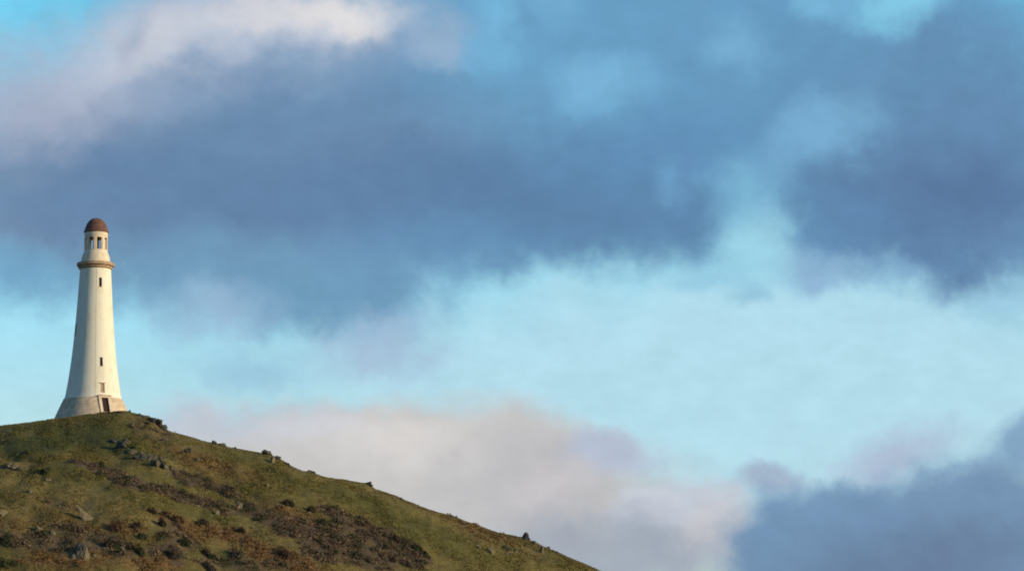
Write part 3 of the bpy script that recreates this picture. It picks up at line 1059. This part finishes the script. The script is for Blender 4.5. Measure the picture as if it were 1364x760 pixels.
shaft = link('shaft', carve(lathe('shaft', [(r * MPP, hz(py)) for py, r in SHAFT], M_WHITE), CUT), None, tower)
base = link('base_course', carve(lathe('base_course', [(r * MPP, hz(py)) for py, r in PROF] + [(38.2 * MPP, hz(532) + .03)], M_BASE), CUTB), None, tower)

for deg, lo, hi, w in WIN:
    M, L = frame_at(deg, lo, hi)
    bm = bmesh.new()
    t = .07
    box_bm(bm, -w / 2 + t / 2, -.22, L / 2, t, .12, L - .02, M)
    box_bm(bm, w / 2 - t / 2, -.22, L / 2, t, .12, L - .02, M)
    box_bm(bm, 0, -.22, t / 2 + .01, w - 2 * t, .118, t, M)
    box_bm(bm, 0, -.22, L - t / 2 - .01, w - 2 * t, .118, t, M)
    fr = part('window', bm, M_FRAME)
    bm = bmesh.new()
    box_bm(bm, 0, -.25, L / 2, w - 2 * t, .03, L - 2 * t, M)
    part('pane', bm, M_GLASS, fr)
    bm = bmesh.new()
    box_bm(bm, 0, -.02, -.04, w + .12, .16, .08, M)
    part('sill', bm, M_PORT, fr)

# blind opening with a tan tablet above the door
bm = bmesh.new()
box_bm(bm, 0, -.19, LN / 2, .60, .12, LN - .02, MN)
tablet = part('niche', bm, M_TAB)
bm = bmesh.new()
box_bm(bm, 0, .03, LN + .06, .86, .22, .12, MN)
part('lintel', bm, M_PORT, tablet)

# doorway
bm = bmesh.new()
for s in (-1, 1):
    vs = box_bm(bm, s * .74, -.17, LD / 2 - .1, .44, .5, LD + .2, MD)
box_bm(bm, 0, -.17, LD + .14, 1.92, .5, .26, MD)
bmesh.ops.bevel(bm, geom=bm.edges[:], offset=.015, segments=1, affect='EDGES')
portal = part('portal', bm, M_PORT)
bm = bmesh.new()
box_bm(bm, 0, -.10, LD + .34, 2.12, .5, .14, MD)
box_bm(bm, 0, -.14, LD + .44, 1.8, .4, .06, MD)
part('door_hood', bm, M_TRIM, portal)
bm = bmesh.new()
for k in range(6):
    box_bm(bm, (k - 2.5) * .17, -.22, LD / 2, .162, .06, LD - .03, MD)
for k in (.25, .75):
    box_bm(bm, 0, -.18, LD * k, .9, .03, .12, MD)
door = part('door', bm, M_DOOR)
bm = bmesh.new()
box_bm(bm, .34, -.15, LD * .5, .05, .05, .16, MD)
part('handle', bm, M_IRON, door)
bm = bmesh.new()
box_bm(bm, 0, .1, .0, 1.3, .5, .12, MD)
part('step', bm, M_PORT, portal)

# lightning conductor down the shaft
bm = bmesh.new()
a = ang(4.0)
prev = None
for py, r in SHAFT:
    rr = r * MPP + .012
    ring = []
    for dr, dt in ((-.03, -.025), (.006, -.025), (.006, .025), (-.03, .025)):
        ring.append(bm.verts.new(((rr + dr) * math.cos(a) - dt * math.sin(a), (rr + dr) * math.sin(a) + dt * math.cos(a), hz(py))))
    if prev:
        for i in range(4):
            bm.faces.new((prev[i], prev[(i + 1) % 4], ring[(i + 1) % 4], ring[i]))
    prev = ring
part('lightning_conductor', bm, M_LEAD)

# gallery cornice, bell-shaped drum, lantern and dome
link('cornice', lathe('cornice', [(r * MPP, hz(p)) for r, p in ((20.1, 359.2), (21.6, 358.4), (23.0, 357.2), (23.1, 356.3), (22.2, 355.9), (22.2, 355.2), (24.2, 354.8), (25.0, 354.2), (25.0, 350.8), (24.3, 350.2), (19.6, 349.8))], M_TRIM), None, tower)
link('drum', lathe('drum', [(r * MPP, hz(p)) for r, p in ((19.4, 350.6), (19.6, 348.6), (19.2, 348.2), (19.0, 346), (18.7, 343.5), (18.0, 341), (17.1, 338.5), (16.2, 336.3), (15.5, 334.6), (15.3, 334.0), (15.3, 333.0), (10.0, 333.0))], M_LANT), None, tower)
RO, RI = 14.9 * MPP, 13.0 * MPP
z0, z1 = hz(333.0), hz(316.6)
for k in range(8):
    mid = 17 + 22.5 + 45 * k
    bm = bmesh.new()
    hw = 10.4
    prof = [(RI, -hw * .92), (RO, -hw), (RO, hw), (RI, hw * .92)]
    steps = 5
    lowr, topr = [], []
    outer = [(RO, -hw + 2 * hw * i / steps) for i in range(steps + 1)]
    inner = [(RI, hw - 2 * hw * i / steps) for i in range(steps + 1)]
    for zz, lst in ((z0, lowr), (z1, topr)):
        for r, dg in outer + inner:
            aa = ang(mid + dg)
            lst.append(bm.verts.new((r * math.cos(aa), r * math.sin(aa), zz)))
    n = len(lowr)
    for i in range(n):
        bm.faces.new((lowr[i], lowr[(i + 1) % n], topr[(i + 1) % n], topr[i]))
    bm.faces.new(lowr[::-1]); bm.faces.new(topr)
    # flat raised strip on the outside of each pier
    am = ang(mid)
    Mx = Matrix.Rotation(am, 4, 'Z')
    box_bm(bm, RO + .01, 0, (z0 + z1) / 2, .12, .34, (z1 - z0) - .004, Mx)
    part('pier', bm, M_LANT)
link('lintel_ring', lathe('lintel_ring', [(RI, z1), (RO + .03, z1), (RO + .03, hz(314.4)), (RO + .07, hz(314.2)), (RO + .07, hz(309.5)), (RO - .2, hz(308.6)), (RI, hz(308.6))], M_LANT, close=False), None, tower)
link('dome', lathe('dome', [(r * MPP, hz(p)) for r, p in ((11.5, 309.0), (14.6, 309.4), (16.4, 308.9), (16.7, 308.0), (16.5, 307.2), (15.7, 306.3), (15.2, 304.5), (14.6, 302.3), (13.8, 300.0), (12.7, 297.6), (11.3, 295.2), (9.6, 293.1), (7.6, 291.4), (5.3, 290.2), (2.6, 289.5), (0, 289.3))], M_DOME), None, tower)
